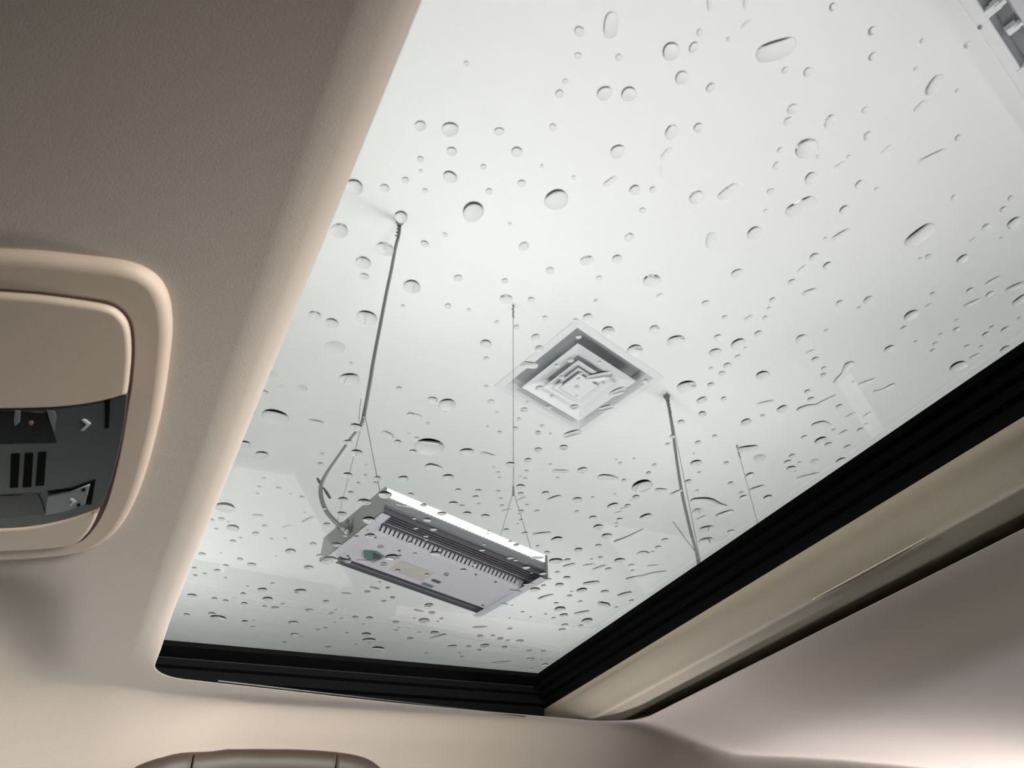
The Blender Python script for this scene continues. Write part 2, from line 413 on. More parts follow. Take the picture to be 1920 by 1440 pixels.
# ---------------------------------------------------------------- overhead console
def px_loop(pts, n, per=6, closed=True): return [tuple(v) for v in catmull([Vector((*onp(x, y, n), 0)).xy for x, y in pts], per, closed)]
def poly2(pts, n): return [onp(x, y, n) for x, y in pts]
con = root('overhead_console', car(-.06, .48, .30), 'beige overhead console with black switch panel in front of the sunroof', 'console')
NB = .3080
RF = -.33                                    # front end of the console, out of the frame
def rear_edge(pts, n):                       # the rear outline from the photo, closed towards the windscreen
    p = [tuple(v) for v in catmull([Vector(onp(x, y, n)) for x, y in pts], 5)]
    return p + [(RF, p[-1][1]-.004), (RF, p[0][1]+.004)]
bez = rear_edge([(-60, 468), (60, 473), (150, 482), (235, 493), (285, 514), (312, 548), (322, 600), (319, 660), (303, 770), (275, 880), (250, 945), (222, 990), (185, 1018), (140, 1033), (60, 1041), (-60, 1046)], NB)
plate('bezel', bez, .3025, .318, .006, 'plastic', con, steps=5)
NI = .2995
seam = rear_edge([(-60, 545), (60, 553), (150, 564), (205, 573), (232, 589), (247, 615), (251, 660), (247, 720), (241, 760), (228, 840), (212, 910), (196, 960), (172, 1000), (140, 1024), (60, 1032), (-60, 1036)], NI)
plate('seam_gap', seam, .3015, .3040, .0005, 'seam', con)
cov = rear_edge([(-60, 548), (60, 556), (148, 567), (202, 577), (227, 592), (241, 617), (245, 660), (242, 705), (238, 737)], NI)[:-2]
cov2 = [tuple(v) for v in catmull([Vector(onp(x, y, NI)) for x, y in [(238, 737), (190, 750), (130, 759), (60, 763), (-60, 764)]], 5)]
upper = cov + cov2[1:] + [(RF, cov2[-1][1]), (RF, cov[0][1])]
plate('upper_cover', upper, .2975, .3045, .0025, 'plastic', con)
low1 = [tuple(v) for v in catmull([Vector(onp(x, y, NI)) for x, y in [(-60, 992), (40, 988), (100, 979), (150, 965), (188, 950)]], 5)]
low2 = [tuple(v) for v in catmull([Vector(onp(x, y, NI)) for x, y in [(188, 950), (178, 976), (163, 1000), (135, 1020), (60, 1029), (-60, 1033)]], 5)]
lower = low1 + low2[1:] + [(RF, low2[-1][1]), (RF, low1[0][1])]
plate('lower_cover', lower, .2975, .3045, .0025, 'plastic', con)
sw1 = [tuple(v) for v in catmull([Vector(onp(x, y, NI)) for x, y in [(-60, 766), (60, 765), (130, 761), (190, 752), (239, 739)]], 5)]
sw2 = [tuple(v) for v in catmull([Vector(onp(x, y, NI)) for x, y in [(239, 739), (234, 790), (222, 850), (206, 910), (191, 949)]], 5)]
sw3 = [tuple(v) for v in catmull([Vector(onp(x, y, NI)) for x, y in [(191, 949), (150, 964), (100, 977), (40, 986), (-60, 990)]], 5)]
panel_loop = sw1 + sw2[1:] + sw3[1:] + [(RF, sw3[-1][1]), (RF, sw1[0][1])]
switch = plate('switch_panel', panel_loop, .2985, .3045, .001, 'switch', con)
def on_switch(name, pts, n0, n1, m, rnd=.0004):
    return plate(name, poly2(pts, .2940), n0, n1, rnd, m, switch, steps=2)
for o in (on_switch('reading_lens', [(-60, 782), (84, 783), (93, 812), (102, 840), (-60, 844)], .2979, .2997, 'gloss'),
          on_switch('reading_lens', [(-60, 940), (70, 936), (82, 972), (30, 978), (-60, 981)], .2979, .2997, 'gloss'),
          on_switch('lens_reflection', [(24, 778), (34, 780), (33, 800), (24, 808), (22, 797)], .2975, .2980, 'button', .0002),  # marks painting small reflections on the black lens
          on_switch('lens_reflection', [(84, 778), (99, 780), (102, 790), (99, 818), (94, 810)], .2975, .2980, 'button', .0002),
          on_switch('lens_reflection', [(49, 799), (57, 798), (59, 803), (54, 807)], .2975, .2980, 'amber', .0002),
          on_switch('slot', [(193, 762), (203, 760), (201, 812), (193, 814)], .2981, .2992, 'slot', .0002),
          on_switch('slot', [(16, 861), (33, 860), (30, 924), (14, 925)], .2981, .2992, 'slot', .0002),
          on_switch('slot', [(42, 860), (58, 859), (55, 923), (38, 924)], .2981, .2992, 'slot', .0002),
          on_switch('slot', [(67, 858), (83, 857), (79, 920), (62, 921)], .2981, .2992, 'slot', .0002),
          on_switch('button_well', [(84, 931), (130, 925), (176, 908), (168, 956), (158, 955)], .2981, .2992, 'slot', .0002),
          on_switch('button', [(86, 937), (130, 930), (166, 916), (157, 952), (120, 966), (82, 973)], .2967, .2987, 'button', .0006),
          on_switch('arrow_mark', [(149, 796), (156, 796), (167, 804), (153, 817), (148, 816), (159, 805)], .2977, .2985, 'mark', .0001),
          on_switch('arrow_mark', [(128, 941), (133, 940), (141, 946), (131, 954), (126, 953), (134, 947)], .2963, .2969, 'mark', .0001),
          on_switch('button_dot', [(151, 923), (157, 921), (158, 926), (152, 928)], .2964, .2969, 'slot', .0001),
          on_switch('button_dot', [(142, 951), (148, 949), (149, 954), (143, 956)], .2964, .2969, 'slot', .0001)):
    pass

# ---------------------------------------------------------------- grab handle on the side rail, lower edge of the frame
def on_head(x, y):                           # photo point -> (r, l) on the headliner itself
    for k in range(2000):
        n = .12+.0001*k
        if n >= head_n(*onp(x, y, n)): break
    return onp(x, y, n)
c0 = on_head(480, 1420)
gh = root('grab_handle', car(c0[0], c0[1], head_n(*c0)), 'dark taupe grab handle on the side rail below the sunroof', 'handle')
hl = [tuple(v) for v in catmull([Vector(on_head(x, y)) for x, y in [(225, 1462), (262, 1436), (325, 1415), (400, 1408), (480, 1405), (560, 1406), (640, 1412), (690, 1424), (722, 1450), (738, 1480)]], 5)]
LB = max(p[1] for p in hl)+.02
hd = lambda r, l: head_n(r, min(l, 1.14))
plate('handle_recess', inset2(hl+[(hl[-1][0], LB), (hl[0][0], LB)], -.0006), -.002, .012, .001, 'seam', gh, base=hd)
a1, a2 = on_head(364, 1411), on_head(632, 1411)
def part_handle(name, lo, hi):
    top = sorted((r, l) for r, l in hl if lo < r < hi)
    def edge(rq):
        for (ra, la), (rb, lb) in zip(hl[:-1], hl[1:]):
            if min(ra, rb) <= rq <= max(ra, rb) and ra != rb: return la+(lb-la)*(rq-ra)/(rb-ra)
        return hl[0][1]
    loop = ([(lo, edge(lo))] if lo > hl[0][0] else [])+top+([(hi, edge(hi))] if hi < hl[-1][0] else [])
    loop += [(loop[-1][0], LB), (loop[0][0], LB)]
    plate(name, loop, -.022, .008, .010, 'taupe', gh, base=hd)
part_handle('hinge_cover', -1, a1[0]-.001); part_handle('grip', a1[0]+.001, a2[0]-.001); part_handle('hinge_cover', a2[0]+.001, 2)

# ---------------------------------------------------------------- hanging lights
LA = R(50.6)
LU = Vector((math.sin(LA), math.cos(LA), 0)); LV = Vector((-math.cos(LA), math.sin(LA), 0))
def hanging_light(h1, h2):
    mid = (h1+h2)/2; base = Vector((mid.x, mid.y, EYE.z+LAMP_H)) + LV*-.005
    t = root('hanging_light', base, 'x', 'light')
    HL, HW, HH = .272, .158, .066            # half length, half width, height
    P = lambda u, v, z: base + LU*u + LV*v + Z*z
    mb = MB()                                 # heat-sink body: side walls rising to the lamp edges
    loops = [[P(s*HL, v, z) for v, z in ((-HW, .024), (-HW, HH), (HW, HH), (HW, .024), (HW-.012, .021), (.105, .016), (-.078, .022), (-HW+.012, .022))] for s in (-1, 1)]
    mb.loft(loops, cap=True); mb.out('housing', 'side', t)
    for k in range(6):                        # fins under the near wing
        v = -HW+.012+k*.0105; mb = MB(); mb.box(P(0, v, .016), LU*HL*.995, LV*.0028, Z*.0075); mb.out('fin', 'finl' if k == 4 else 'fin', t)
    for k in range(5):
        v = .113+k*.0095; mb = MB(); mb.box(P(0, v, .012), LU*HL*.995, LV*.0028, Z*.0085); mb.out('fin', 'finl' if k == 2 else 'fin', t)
    for s in (-1, 1):                         # glowing lens along the top edge of both long sides, scalloped below
        mb = MB(); n = 46; lo = []; hi = []; lo2 = []; hi2 = []
        for k in range(n*2+1):
            u = -HL+.004+(2*HL-.008)*k/(2*n); zz = HH-.017-(.0022 if k % 2 else 0)
            lo.append(P(u, s*(HW+.0035), zz)); hi.append(P(u, s*(HW+.0035), HH+.004)); lo2.append(P(u, s*(HW-.004), zz)); hi2.append(P(u, s*(HW-.004), HH+.004))
        m = len(lo); mb.add(lo+hi+lo2+hi2, [q for i in range(m-1) for q in ((i, i+1, m+i+1, m+i), (2*m+i, 3*m+i, 3*m+i+1, 2*m+i+1), (m+i, m+i+1, 3*m+i+1, 3*m+i), (i, 2*m+i, 2*m+i+1, i+1))] + [(0, m, 3*m, 2*m), (m-1, 3*m-1, 4*m-1, 2*m-1)])
        mb.out('led_lens', 'led', t)
    for s in (-1, 1):                         # end plates with a turned-in lower flange
        mb = MB(); mb.box(P(s*(HL+.003), 0, .034), LU*.003, LV*(HW+.004), Z*.037)
        ep = mb.out('end_plate', 'endcap', t)
        mb = MB(); mb.box(P(s*(HL-.010), .0, -.0055), LU*.012, LV*(HW+.002), Z*.0012); mb.out('flange', 'white', ep)
    cv = MB()                                 # white driver cover: slanting slotted cheek, flat bottom
    cl = HL-.020
    prof = [(-.092, .018), (-.070, -.0015), (-.064, -.004), (.100, -.004), (.106, .0), (.106, .016)]
    cv.loft([[P(s*cl, v, z) for v, z in prof] for s in (-1, 1)], cap=True); cover = cv.out('driver_cover', 'white', t)
    sl = None
    for k in range(34):                       # ventilation slots in the cheek
        u = -cl+.022+k*(2*cl-.05)/33
        if sl is None:
            mb = MB(); d = (Vector(P(0, -.070, -.0015))-Vector(P(0, -.092, .018))); dn = d.normalized(); nn = LU.cross(dn).normalized()
            mb.box(P(u, -.081, .00825), LU*.0017, dn*.0105, nn*.0007); sl = mb.out('vent_slot', 'slot', cover); u0 = u
        else:
            c = sl.copy(); col.objects.link(c); c.parent = cover; c.location = LU*(u-u0)
    def bottom(name, pts, m, th=.0012):
        mb = MB(); k = len(pts)
        mb.loft([[P(u, v, -.0042) for u, v in pts], [P(u, v, -.0042-th) for u, v in pts]], cap=True); return mb.out(name, m, cover)
    bottom('socket', [(-.215, .030), (-.196, .060), (-.163, .068), (-.155, .022), (-.185, .012)], 'socket', .004)
    bottom('socket_cap', [(-.193, .016), (-.170, .020), (-.158, .036), (-.176, .044)], 'tie', .006)
    bottom('rating_label', [(-.105, .012), (-.105, .078), (.005, .078), (.005, .012)], 'label', .0003)
    bottom('indicator', [(.022, .044), (.022, .056), (.050, .056), (.050, .044)], 'tie', .001)
    bottom('indicator', [(.012, .078), (.012, .093), (.048, .093), (.048, .078)], 'socket', .001)
    for u, v in ((-.226, -.048), (-.232, .083), (.10, -.055), (.17, -.056), (.236, -.045), (.232, .085), (-.14, -.03), (-.125, -.01), (-.222, .092)):
        mb = MB(); mb.tube([P(u, v, -.004), P(u, v, -.0062)], [.0035, .003], 8); mb.out('screw', 'tie', cover)
    for hk, s in ((h1, -1), (h2, 1)):         # a wire from the ceiling that forks to both edges of the lamp
        j = Vector((hk.x, hk.y, EYE.z+1.375)) if s < 0 else Vector((hk.x, hk.y, EYE.z+1.385))
        mb = MB(); top = Vector((hk.x, hk.y, CEIL-.001))
        mb.tube([top, j], .0013, 6)
        mb.tube([top - Z*(.004+.085*k/14) + Vector((math.cos(k*1.9), math.sin(k*1.9), 0))*.0028 for k in range(15)], [.002+.002*(k % 2) for k in range(15)], 6)
        for v in (-1, 1):
            e = P(s*(HL-.012), v*(HW-.012), .0)
            mb.tube([j, e], .0011, 6)
            mb.tube([e, e - Z*.004], .004, 6)
        mb.tube([j+Z*.022, j-Z*.018], [.0028, .0045], 8)
        mb.out('suspension_wire', 'wire', t)
    t['label'] = 'x'
    return t
def copy_tree(o, parent=None):
    c = o.copy(); col.objects.link(c); c.parent = parent
    for ch in [x for x in bpy.data.objects if x.parent == o and x is not c]: copy_tree(ch, c)
    return c
hl1 = hanging_light(HANG1, HANG2)
hl1['label'] = 'LED light hanging on forked wires, white slotted driver cover facing down'; hl1['group'] = 'hanging LED lights'
d_ = (HANG3+HANG4)/2 - (HANG1+HANG2)/2
hl2 = copy_tree(hl1); hl2.location = hl1.location + d_
hl2['label'] = 'LED light hidden behind the black sunroof edge, only its ceiling wires showing'

# flexible conduits feeding the lights
def wob(pts, a=.0): return pts
def conduit(pts, rad, tail, label, group):
    top = Vector((pts[0].x, pts[0].y, CEIL-.001))
    t = root('flexible_conduit', top, label, 'conduit', group)
    fine = catmull(pts, 24); path = [fine[0]]
    for q in fine:
        if (q-path[-1]).length > .0038: path.append(q)
    mb = MB(); mb.tube(path, [rad*(1.04 if k % 2 else .86) for k in range(len(path))], 10); mb.out('conduit_hose', 'conduit', t, smooth=True)
    mb = MB(); mb.tube([top, top-Z*.006, top-Z*.007, top-Z*.03], [rad*2.4, rad*2.4, rad*1.5, rad*1.4], 12); mb.out('ceiling_ferrule', 'conduit', t)
    mb = MB(); mb.tube([top-Z*(.012+.10*k/18)+Vector((math.cos(k*1.5), math.sin(k*1.5)*.6, 0))*rad*1.3 for k in range(19)], .0022, 6); mb.out('wire_coil', 'wire', t)
    return t, path
D1 = 1.625
pp = [(748, 440), (742, 462), (734, 505), (724, 552), (711, 620), (701, 672), (694, 715), (684, 770), (677, 797)]
c1pts = [ath(750, 415, 2.36)] + [atd(x, y, HANG1.y+.012) for x, y in pp]
c1b = [(656, 826), (634, 858), (612, 890), (602, 912), (603, 935), (612, 958), (628, 977), (641, 988)]
c1pts += [atd(x, y, HANG1.y+.012+.02*k/7) for k, (x, y) in enumerate(c1b)]
ct, path = conduit(c1pts, .0064, None, 'grey flexible conduit curving from the ceiling into the hanging light', 'flexible conduits')
def wpt(x, y): return atd(x, y, HANG1.y+.02)
mb = MB(); mb.tube([wpt(639, 985), wpt(645, 990), wpt(651, 994)], [.012, .0145, .013], 12); mb.tube([wpt(646, 990), wpt(652, 975)], [.006, .0055], 8); mb.tube([wpt(651, 990), wpt(659, 989)], [.006, .005], 8)
mb.out('conduit_connector', 'conduit', ct)
mb = MB(); mb.tube([wpt(641, 991), wpt(651, 998)], .0072, 8); mb.out('connector_nut', 'led' if False else 'vent', ct)
mb = MB(); mb.tube([wpt(595, 897), wpt(600, 905), wpt(604, 908)], [.003, .0045, .003], 6); mb.tube([wpt(606, 914), wpt(612, 923), wpt(619, 934)], [.002, .0042, .0035], 6); mb.out('cable_tie', 'tie', ct)
mb = MB(); mb.tube([atd(677, 748, HANG1.y), atd(674, 772, HANG1.y), atd(673, 790, HANG1.y)], .0011, 6); mb.out('tie_tail', 'wire', ct)
hb = Vector((HANG3.x, HANG3.y, 0))
c2pts = [ath(1250, 742, 2.36)] + [atd(x, y, HANG3.y+.004) for x, y in [(1256, 775), (1263, 820), (1270, 870), (1277, 915), (1286, 958), (1296, 1000), (1305, 1032), (1312, 1066), (1330, 1140)]]
c2pts.append(hl2.location + LU*-.262 + Z*.08)
ct2, path2 = conduit(c2pts, .0072, None, 'straight grey conduit dropping from the ceiling behind the black sunroof edge', 'flexible conduits')
mb = MB(); mb.tube([atd(1262, 978, HANG3.y), atd(1281, 1004, HANG3.y), atd(1303, 1034, HANG3.y)], .0016, 6); mb.out('tie_tail', 'wire', ct2)

# ---------------------------------------------------------------- square air diffuser in the ceiling
DC = ath(1084, 716, 2.36); DC.z = CEIL
DA = ROOM_A; DU = Vector((math.sin(DA), math.cos(DA), 0)); DV = Vector((-math.cos(DA), math.sin(DA), 0))
DC = Vector((dc.x, dc.y, CEIL))
df = root('air_diffuser', DC, 'white square ceiling air diffuser with nested rings', 'air vent')
def ring_part(name, prof, m='vent'):         # square rings: (half size, drop under the ceiling)
    loops = [[DC + DU*a*s + DV*b*s - Z*d for a, b in ((-1, -1), (1, -1), (1, 1), (-1, 1))] for s, d in prof]
    mb = MB(); mb.loft(loops + [loops[0]]); return mb.out(name, m, df)
ring_part('flange', [(.292, .0), (.292, .005), (.262, .006), (.256, .008), (.238, -.030), (.236, -.0665), (.246, -.0665), (.258, -.002)])
ring_part('louvre_ring', [(.196, .020), (.194, .022), (.112, -.022), (.108, -.04), (.106, -.037), (.190, .024)][:4] + [(.115, -.040)])
ring_part('louvre_ring', [(.122, .026), (.120, .028), (.080, .002), (.076, -.02), (.083, -.018)])
ring_part('louvre_ring', [(.088, .032), (.086, .034), (.062, .014), (.060, -.01), (.066, -.008)])
mb = MB(); mb.box(DC - Z*.036, DU*.064, DV*.064, Z*.003); mb.out('centre_plate', 'vent', df)
mb = MB(); mb.box(DC + Z*.068, DU*.24, DV*.24, Z*.002); mb.out('duct_back', 'duct', df)
# ---------------------------------------------------------------- light panel on the ceiling, upper right corner of the frame
e0, e1 = ath(1797, 0, 2.36), ath(1920, 185, 2.36)
ed = (e1-e0).normalized(); ei = Vector((ed.y, -ed.x, 0)); ei = ei if ei.x > 0 else -ei
EC = (e0+e1)/2 + ei*.30; EC.z = CEIL
cp = root('ceiling_light_panel', EC, 'white framed ceiling light panel at the upper right corner', 'light')
HX, HY = .62, .30
def rect_ring(name, prof, m):
    loops = [[EC + ed*a*(HX-i) + ei*b*(HY-i) - Z*d for a, b in ((-1, -1), (1, -1), (1, 1), (-1, 1))] for i, d in prof]
    mb = MB(); mb.loft(loops+[loops[0]]); return mb.out(name, m, cp)
rect_ring('frame', [(0, .0), (0, .030), (.030, .032), (.034, .028), (.034, .0)], 'vent')
rect_ring('tray', [(.034, .026), (.060, .005), (.110, .001), (.110, -.002), (.034, -.002)], 'tray')
mb = MB(); mb.box(EC - Z*.018, ed*(HX-.09), ei*(HY-.096), Z*.018); mb.out('driver_cover', 'white', cp)
for (x, y), (a, b) in (((1858, 16), (.014, .022)), ((1896, 52), (.012, .016)), ((1916, 130), (.016, .016))):
    q = ath(x, y, 2.34); mb = MB()
    q = Vector((q.x, q.y, CEIL-.022)); mb.box(q, ed*a, ei*b, Z*.012); mb.box(q - Z*.006 + ei*b, ed*a*.5, ei*b*.7, Z*.010); mb.out('clip', 'vent', cp)
mb = MB(); q0 = ath(1852, 8, 2.345); q1 = ath(1853, 20, 2.345); q2 = ath(1860, 27, 2.345); mb.tube(catmull([q0, q1, q2], 4), .003, 6); mb.out('cable', 'tie', cp)
q = ath(1837, 52, 2.327); mb = MB(); mb.tube([q+Z*.004, q-Z*.002], .006, 10); mb.out('screw', 'endcap', cp)
# raindrop positions read off the photograph: x, top y, width
ROUND = """
1086,49,18 1084,98,12 1049,168,15 1060,147,10 788,226,20 844,228,29 936,238,17 1037,232,14 847,275,18 969,275,20 788,293,12 874,114,10
1312,54,12 1258,79,31 1300,79,17 1366,69,8 1472,125,12 1160,101,12 1133,161,26 1179,162,27 1278,133,24 1332,156,16 1487,194,20 1478,219,16
1259,235,25 1309,231,17 1158,271,26 1463,276,11 1562,5,14 1636,49,16 1636,98,14 1729,72,8 1814,77,12 1515,126,16 1622,200,12 1557,216,23
1627,247,16 1797,252,12 1717,125,7 1795,166,7 1512,259,38 1534,290,8 1592,290,9 664,336,32 721,345,17 760,332,13 789,317,8 844,320,25
906,308,11 797,353,10 917,353,13 887,379,40 636,419,32 752,396,25 722,454,31 681,481,28 683,512,17 796,451,15 834,436,10 772,525,32
859,515,16 946,522,12 949,552,22 840,569,12 590,583,22 622,597,25 688,582,36 655,699,36 497,732,13 748,725,12 658,679,8 755,571,8
879,578,8 956,417,8 978,337,15 1076,329,9 1190,347,20 1224,350,12 1043,355,42 1306,358,26 1205,389,12 1180,437,17 982,454,19 1100,479,23
1157,478,19 1031,501,16 1123,517,11 1222,514,30 996,557,13 1323,563,14 1117,561,9 1022,592,10 1102,588,18 1079,597,9 1016,308,7 1456,304,15
1521,323,24 1612,338,17 1445,353,14 1436,392,9 1584,385,19 1415,425,27 1548,444,7 1528,474,18 1552,491,17 1382,504,20 1643,351,7 1789,365,11
1895,366,10 1881,387,11 1901,407,23 1849,419,14 1741,476,13 1725,482,7 1805,477,20 1877,444,6 1485,523,13 1449,558,12 1442,575,8 1575,563,14
1629,555,19 1611,574,7 1435,592,10 1422,620,15 1384,635,26 1397,650,6 1503,627,21 1549,617,8 1384,665,11 1529,669,14 1545,687,11 1544,699,11
1364,680,15 1430,695,24 1749,547,10 1709,581,25 1695,611,12 1717,638,8 1754,641,10 1749,654,10 1764,624,7 1668,647,18 1794,598,7 1794,613,12
1797,676,27 1885,648,17 1849,622,13 1860,610,10 1885,612,14 1813,646,10 1840,647,8 1819,539,13 1856,546,13 1911,594,7 932,601,9 968,609,12
911,637,21 1004,626,16 1011,648,17 912,669,11 912,722,9 921,749,14 811,744,20 838,748,32 983,764,14 989,752,8 1011,723,14 1140,612,24
1227,610,19 1267,628,29 1190,646,28 1085,628,10 1070,671,12 1044,682,11 1124,677,8 1053,704,11 1049,717,11 1090,697,8 1085,708,8 1082,722,10
1211,711,12 1035,740,9 1081,740,6 1077,758,16 1028,760,12 1359,591,11 1346,627,14 1341,653,21 1333,688,9 1354,696,13 1333,717,13 1287,713,33
1316,744,19 1357,744,11 1317,771,15 1277,787,13 1340,815,9 1261,815,11 1252,830,9 1309,826,11 1301,849,5 1305,862,20 1362,865,10 1311,884,7
1290,899,13 1406,886,16 1370,903,11 1399,785,20 1430,777,8 1467,760,20 1508,816,11 1485,851,12 1477,862,13 1499,865,7 1484,873,18 1491,882,5
1514,730,12 1521,744,12 1600,714,6 1574,758,12 1563,804,6 1539,819,22 1553,829,13 1613,802,12 1624,793,6 1589,834,12 1577,858,18 472,771,11
516,767,46 667,794,24 652,824,17 457,826,25 491,846,24 604,849,9 601,867,12 669,843,23 687,870,5 652,886,19 685,889,8 672,904,9
495,895,8 658,921,12 643,932,19 683,935,24 486,911,8 483,924,7 522,913,9 545,925,6 566,930,10 802,792,8 835,770,5 746,825,15
766,811,6 781,819,9 805,822,52 774,843,15 875,840,25 914,798,6 937,808,10 932,771,7 708,893,15 703,903,9 756,892,19 840,889,21
926,875,5 934,884,8 936,894,7 722,921,25 770,924,13 859,916,12 897,917,12 892,929,12 934,919,9 939,933,8 898,943,7 850,940,17
866,946,10 794,944,12 941,946,9 973,783,9 966,800,12 1016,796,8 1009,808,11 1032,811,6 1057,834,16 1009,839,14 957,866,17 990,859,14
1032,869,7 987,881,8 1092,876,19 976,892,5 985,895,8 1046,894,7 1170,898,10 1156,860,6 1163,866,8 1189,858,6 1204,900,38 976,908,17
976,923,12 1023,921,15 1083,932,18 988,945,8 1111,931,7 1153,925,6 1193,928,14 1183,937,5 1149,943,20 1177,945,12 1216,884,10 1227,869,9
1211,963,22 1370,993,12 1247,1009,13 1234,1023,12 1394,928,14 1440,928,17 1224,1033,8 1186,1068,8 1184,1057,11 1162,1046,19 1141,1064,12 1109,1047,6
1126,1043,9 1091,1102,19 1134,1106,14 1088,1126,9 1156,1137,7 1184,1124,9 1101,1159,20 1089,1171,9 1112,967,14 1122,983,18 1138,1000,20 1122,1020,12
1085,1027,16 1044,1006,21 1026,1033,11 1042,1046,24 1064,1047,12 1082,957,9 1162,971,12 1156,980,6 1156,986,7 1045,1071,9 422,942,37 395,972,14
415,970,12 428,977,6 405,990,8 437,984,24 496,984,11 479,997,13 572,960,5 437,1012,12 451,1007,7 509,1009,7 535,1008,7 587,1017,13
545,1029,21 379,1036,14 414,1036,5 450,1046,12 517,1042,4 423,1058,12 472,1055,17 579,1060,18 407,1067,11 364,1063,9 366,1077,8 384,1074,8
423,1082,6 464,1098,6 511,1092,8 492,1102,18 563,1104,22 360,1113,17 402,1120,11 423,1124,11 456,1111,11 458,1129,13 502,1119,19 496,1135,9
516,1137,14 530,1131,8 580,1141,14 350,1150,12 397,1148,14 409,1153,27 459,1163,13 474,1174,9 550,1164,18 476,1162,5 553,1187,15 564,1193,7
533,1203,9 596,1179,9 641,959,18 608,951,9 613,980,13 692,969,25 694,1000,20 669,1004,10 631,1017,18 689,993,6 647,1002,9 599,1039,12
620,1043,27 651,1048,16 735,1039,26 746,1067,11 778,1036,8 816,1033,20 769,1015,11 780,988,9 813,989,13 799,1003,9 799,1010,7 801,971,15
777,970,8 828,959,16 800,1075,9 727,1100,9 689,1107,11 611,1125,12 736,1118,10 720,1125,9 630,1142,6 622,1148,10 640,1158,7 666,1155,12
693,1156,14 681,1169,6 629,1166,5 610,1176,8 651,1185,7 687,1186,18 692,1196,24 668,1207,7 709,1212,23 615,1212,11 712,1090,6 742,1164,12
743,1180,8 748,1176,5 769,1195,12 786,1184,7 804,1131,16 810,1146,13 777,1158,6 795,1159,21 828,1158,8 821,1164,6 815,1183,16 848,1209,16
799,1224,6 876,959,17 910,964,16 977,956,11 974,962,7 977,973,8 971,981,5 949,991,11 917,994,5 915,999,5 984,997,11 1007,956,10
957,1013,8 968,1019,11 908,1019,7 904,1029,10 957,1043,12 967,1048,9 1008,1022,8 987,1060,15 1018,1072,13 1030,1084,8 997,1073,5 890,1056,9
869,1066,12 1003,1101,18 1019,1096,9 1049,1093,15 1063,1080,14 1068,1115,10 1072,1108,6 900,1190,12 956,1177,10 924,1190,9 938,1195,12 952,1199,9
975,1199,14 909,1207,17 879,1210,10 946,1211,11 899,1217,9 862,1223,6 866,1230,8 992,1218,10 1019,1219,10 995,1233,14 1014,1236,6 1022,1244,13
997,1253,9 1050,1137,20 1057,1150,15 1038,1157,8 1059,1169,12 1054,1178,13 1023,1150,6 980,1146,7 995,1156,5 955,1158,5 1043,1129,9 960,1134,5
"""
FLAT = "627,639,36 511,696,19 567,722,16 527,722,11 1424,852,22 1307,918,9 1308,953,20 1324,985,24 1324,1007,26 1390,921,10 1528,860,16 714,1022,12 720,1054,14 837,1074,12"
SEG = """
1145,36,1145,58,25 1330,-2,1331,16,9 1399,-4,1397,12,8 1392,51,1404,40,7 1440,98,1470,88,38 1241,296,1255,280,9 1745,168,1757,150,20 1720,204,1731,194,12
1655,286,1668,275,8 1728,302,1768,284,12 1137,345,1150,336,12 1239,313,1240,332,5 1233,556,1240,552,7 1334,442,1331,458,16 1568,314,1582,305,8 1358,366,1372,354,22
1492,392,1512,382,32 1567,446,1588,434,14 1498,509,1508,499,6 1717,448,1734,434,34 1818,453,1828,446,5 1512,550,1526,545,14 1398,599,1408,593,7 1513,662,1525,657,6
1737,575,1745,570,6 1821,671,1833,665,8 1812,573,1836,562,10 1851,532,1872,520,9 1894,542,1912,534,15 1908,566,1922,556,18 985,683,1000,686,17 1112,708,1136,704,25
1152,737,1165,732,19 1130,767,1143,763,15 1424,757,1447,752,8 1393,842,1412,840,19 1614,720,1640,711,9 1588,782,1601,775,7 1622,780,1631,775,8 1577,813,1586,808,8
1499,896,1532,888,10 585,790,601,793,13 722,812,732,818,14 906,850,923,855,11 1066,815,1080,811,19 1040,883,1062,884,10 972,938,985,932,6 1033,937,1046,932,15
1233,918,1246,919,11 1261,926,1275,920,10 1348,966,1368,959,13 1308,974,1321,968,7 1411,918,1427,913,13 1217,1061,1232,1060,7 1115,1067,1132,1061,9 1096,1060,1112,1058,7
1101,1094,1117,1092,15 1164,1116,1178,1112,14 1084,1150,1098,1147,13 1060,1062,1073,1058,11 1154,962,1164,959,5 1165,954,1174,951,5 477,967,489,967,10 531,989,545,985,5
570,978,586,970,8 671,1050,699,1052,6 746,946,767,950,6 696,1101,709,1104,7 643,1112,656,1113,6 778,1143,791,1146,7 811,1196,832,1190,10 942,958,956,955,6
1006,1002,1026,1000,14 1000,1046,1015,1046,9 985,1096,997,1094,7 957,1107,975,1109,7 890,1176,909,1175,9 926,1243,953,1241,10 941,1131,950,1133,5
"""
POLY = """
1592,684,18/1586,692,12/1581,700,9/1573,709,11/1567,716,9
1502,767,15/1515,762,12/1530,760,9/1545,752,8/1564,743,7
1641,734,7/1655,731,8/1672,723,11
1530,796,15/1541,794,15/1556,797,6
770,778,15/780,779,9/790,781,5
808,875,22/818,876,15/827,878,7
1130,894,18/1142,895,16/1157,897,6
1304,938,18/1325,938,18/1345,946,14/1360,949,8
1197,1038,7/1205,1036,13/1213,1038,11
1179,1085,11/1192,1082,10/1206,1080,9/1220,1076,10/1238,1073,11/1248,1071,6
1126,1130,10/1133,1133,16/1140,1136,10
1159,1015,15/1176,1008,11/1204,994,7
1014,1122,10/1021,1119,11/1034,1115,7
"""
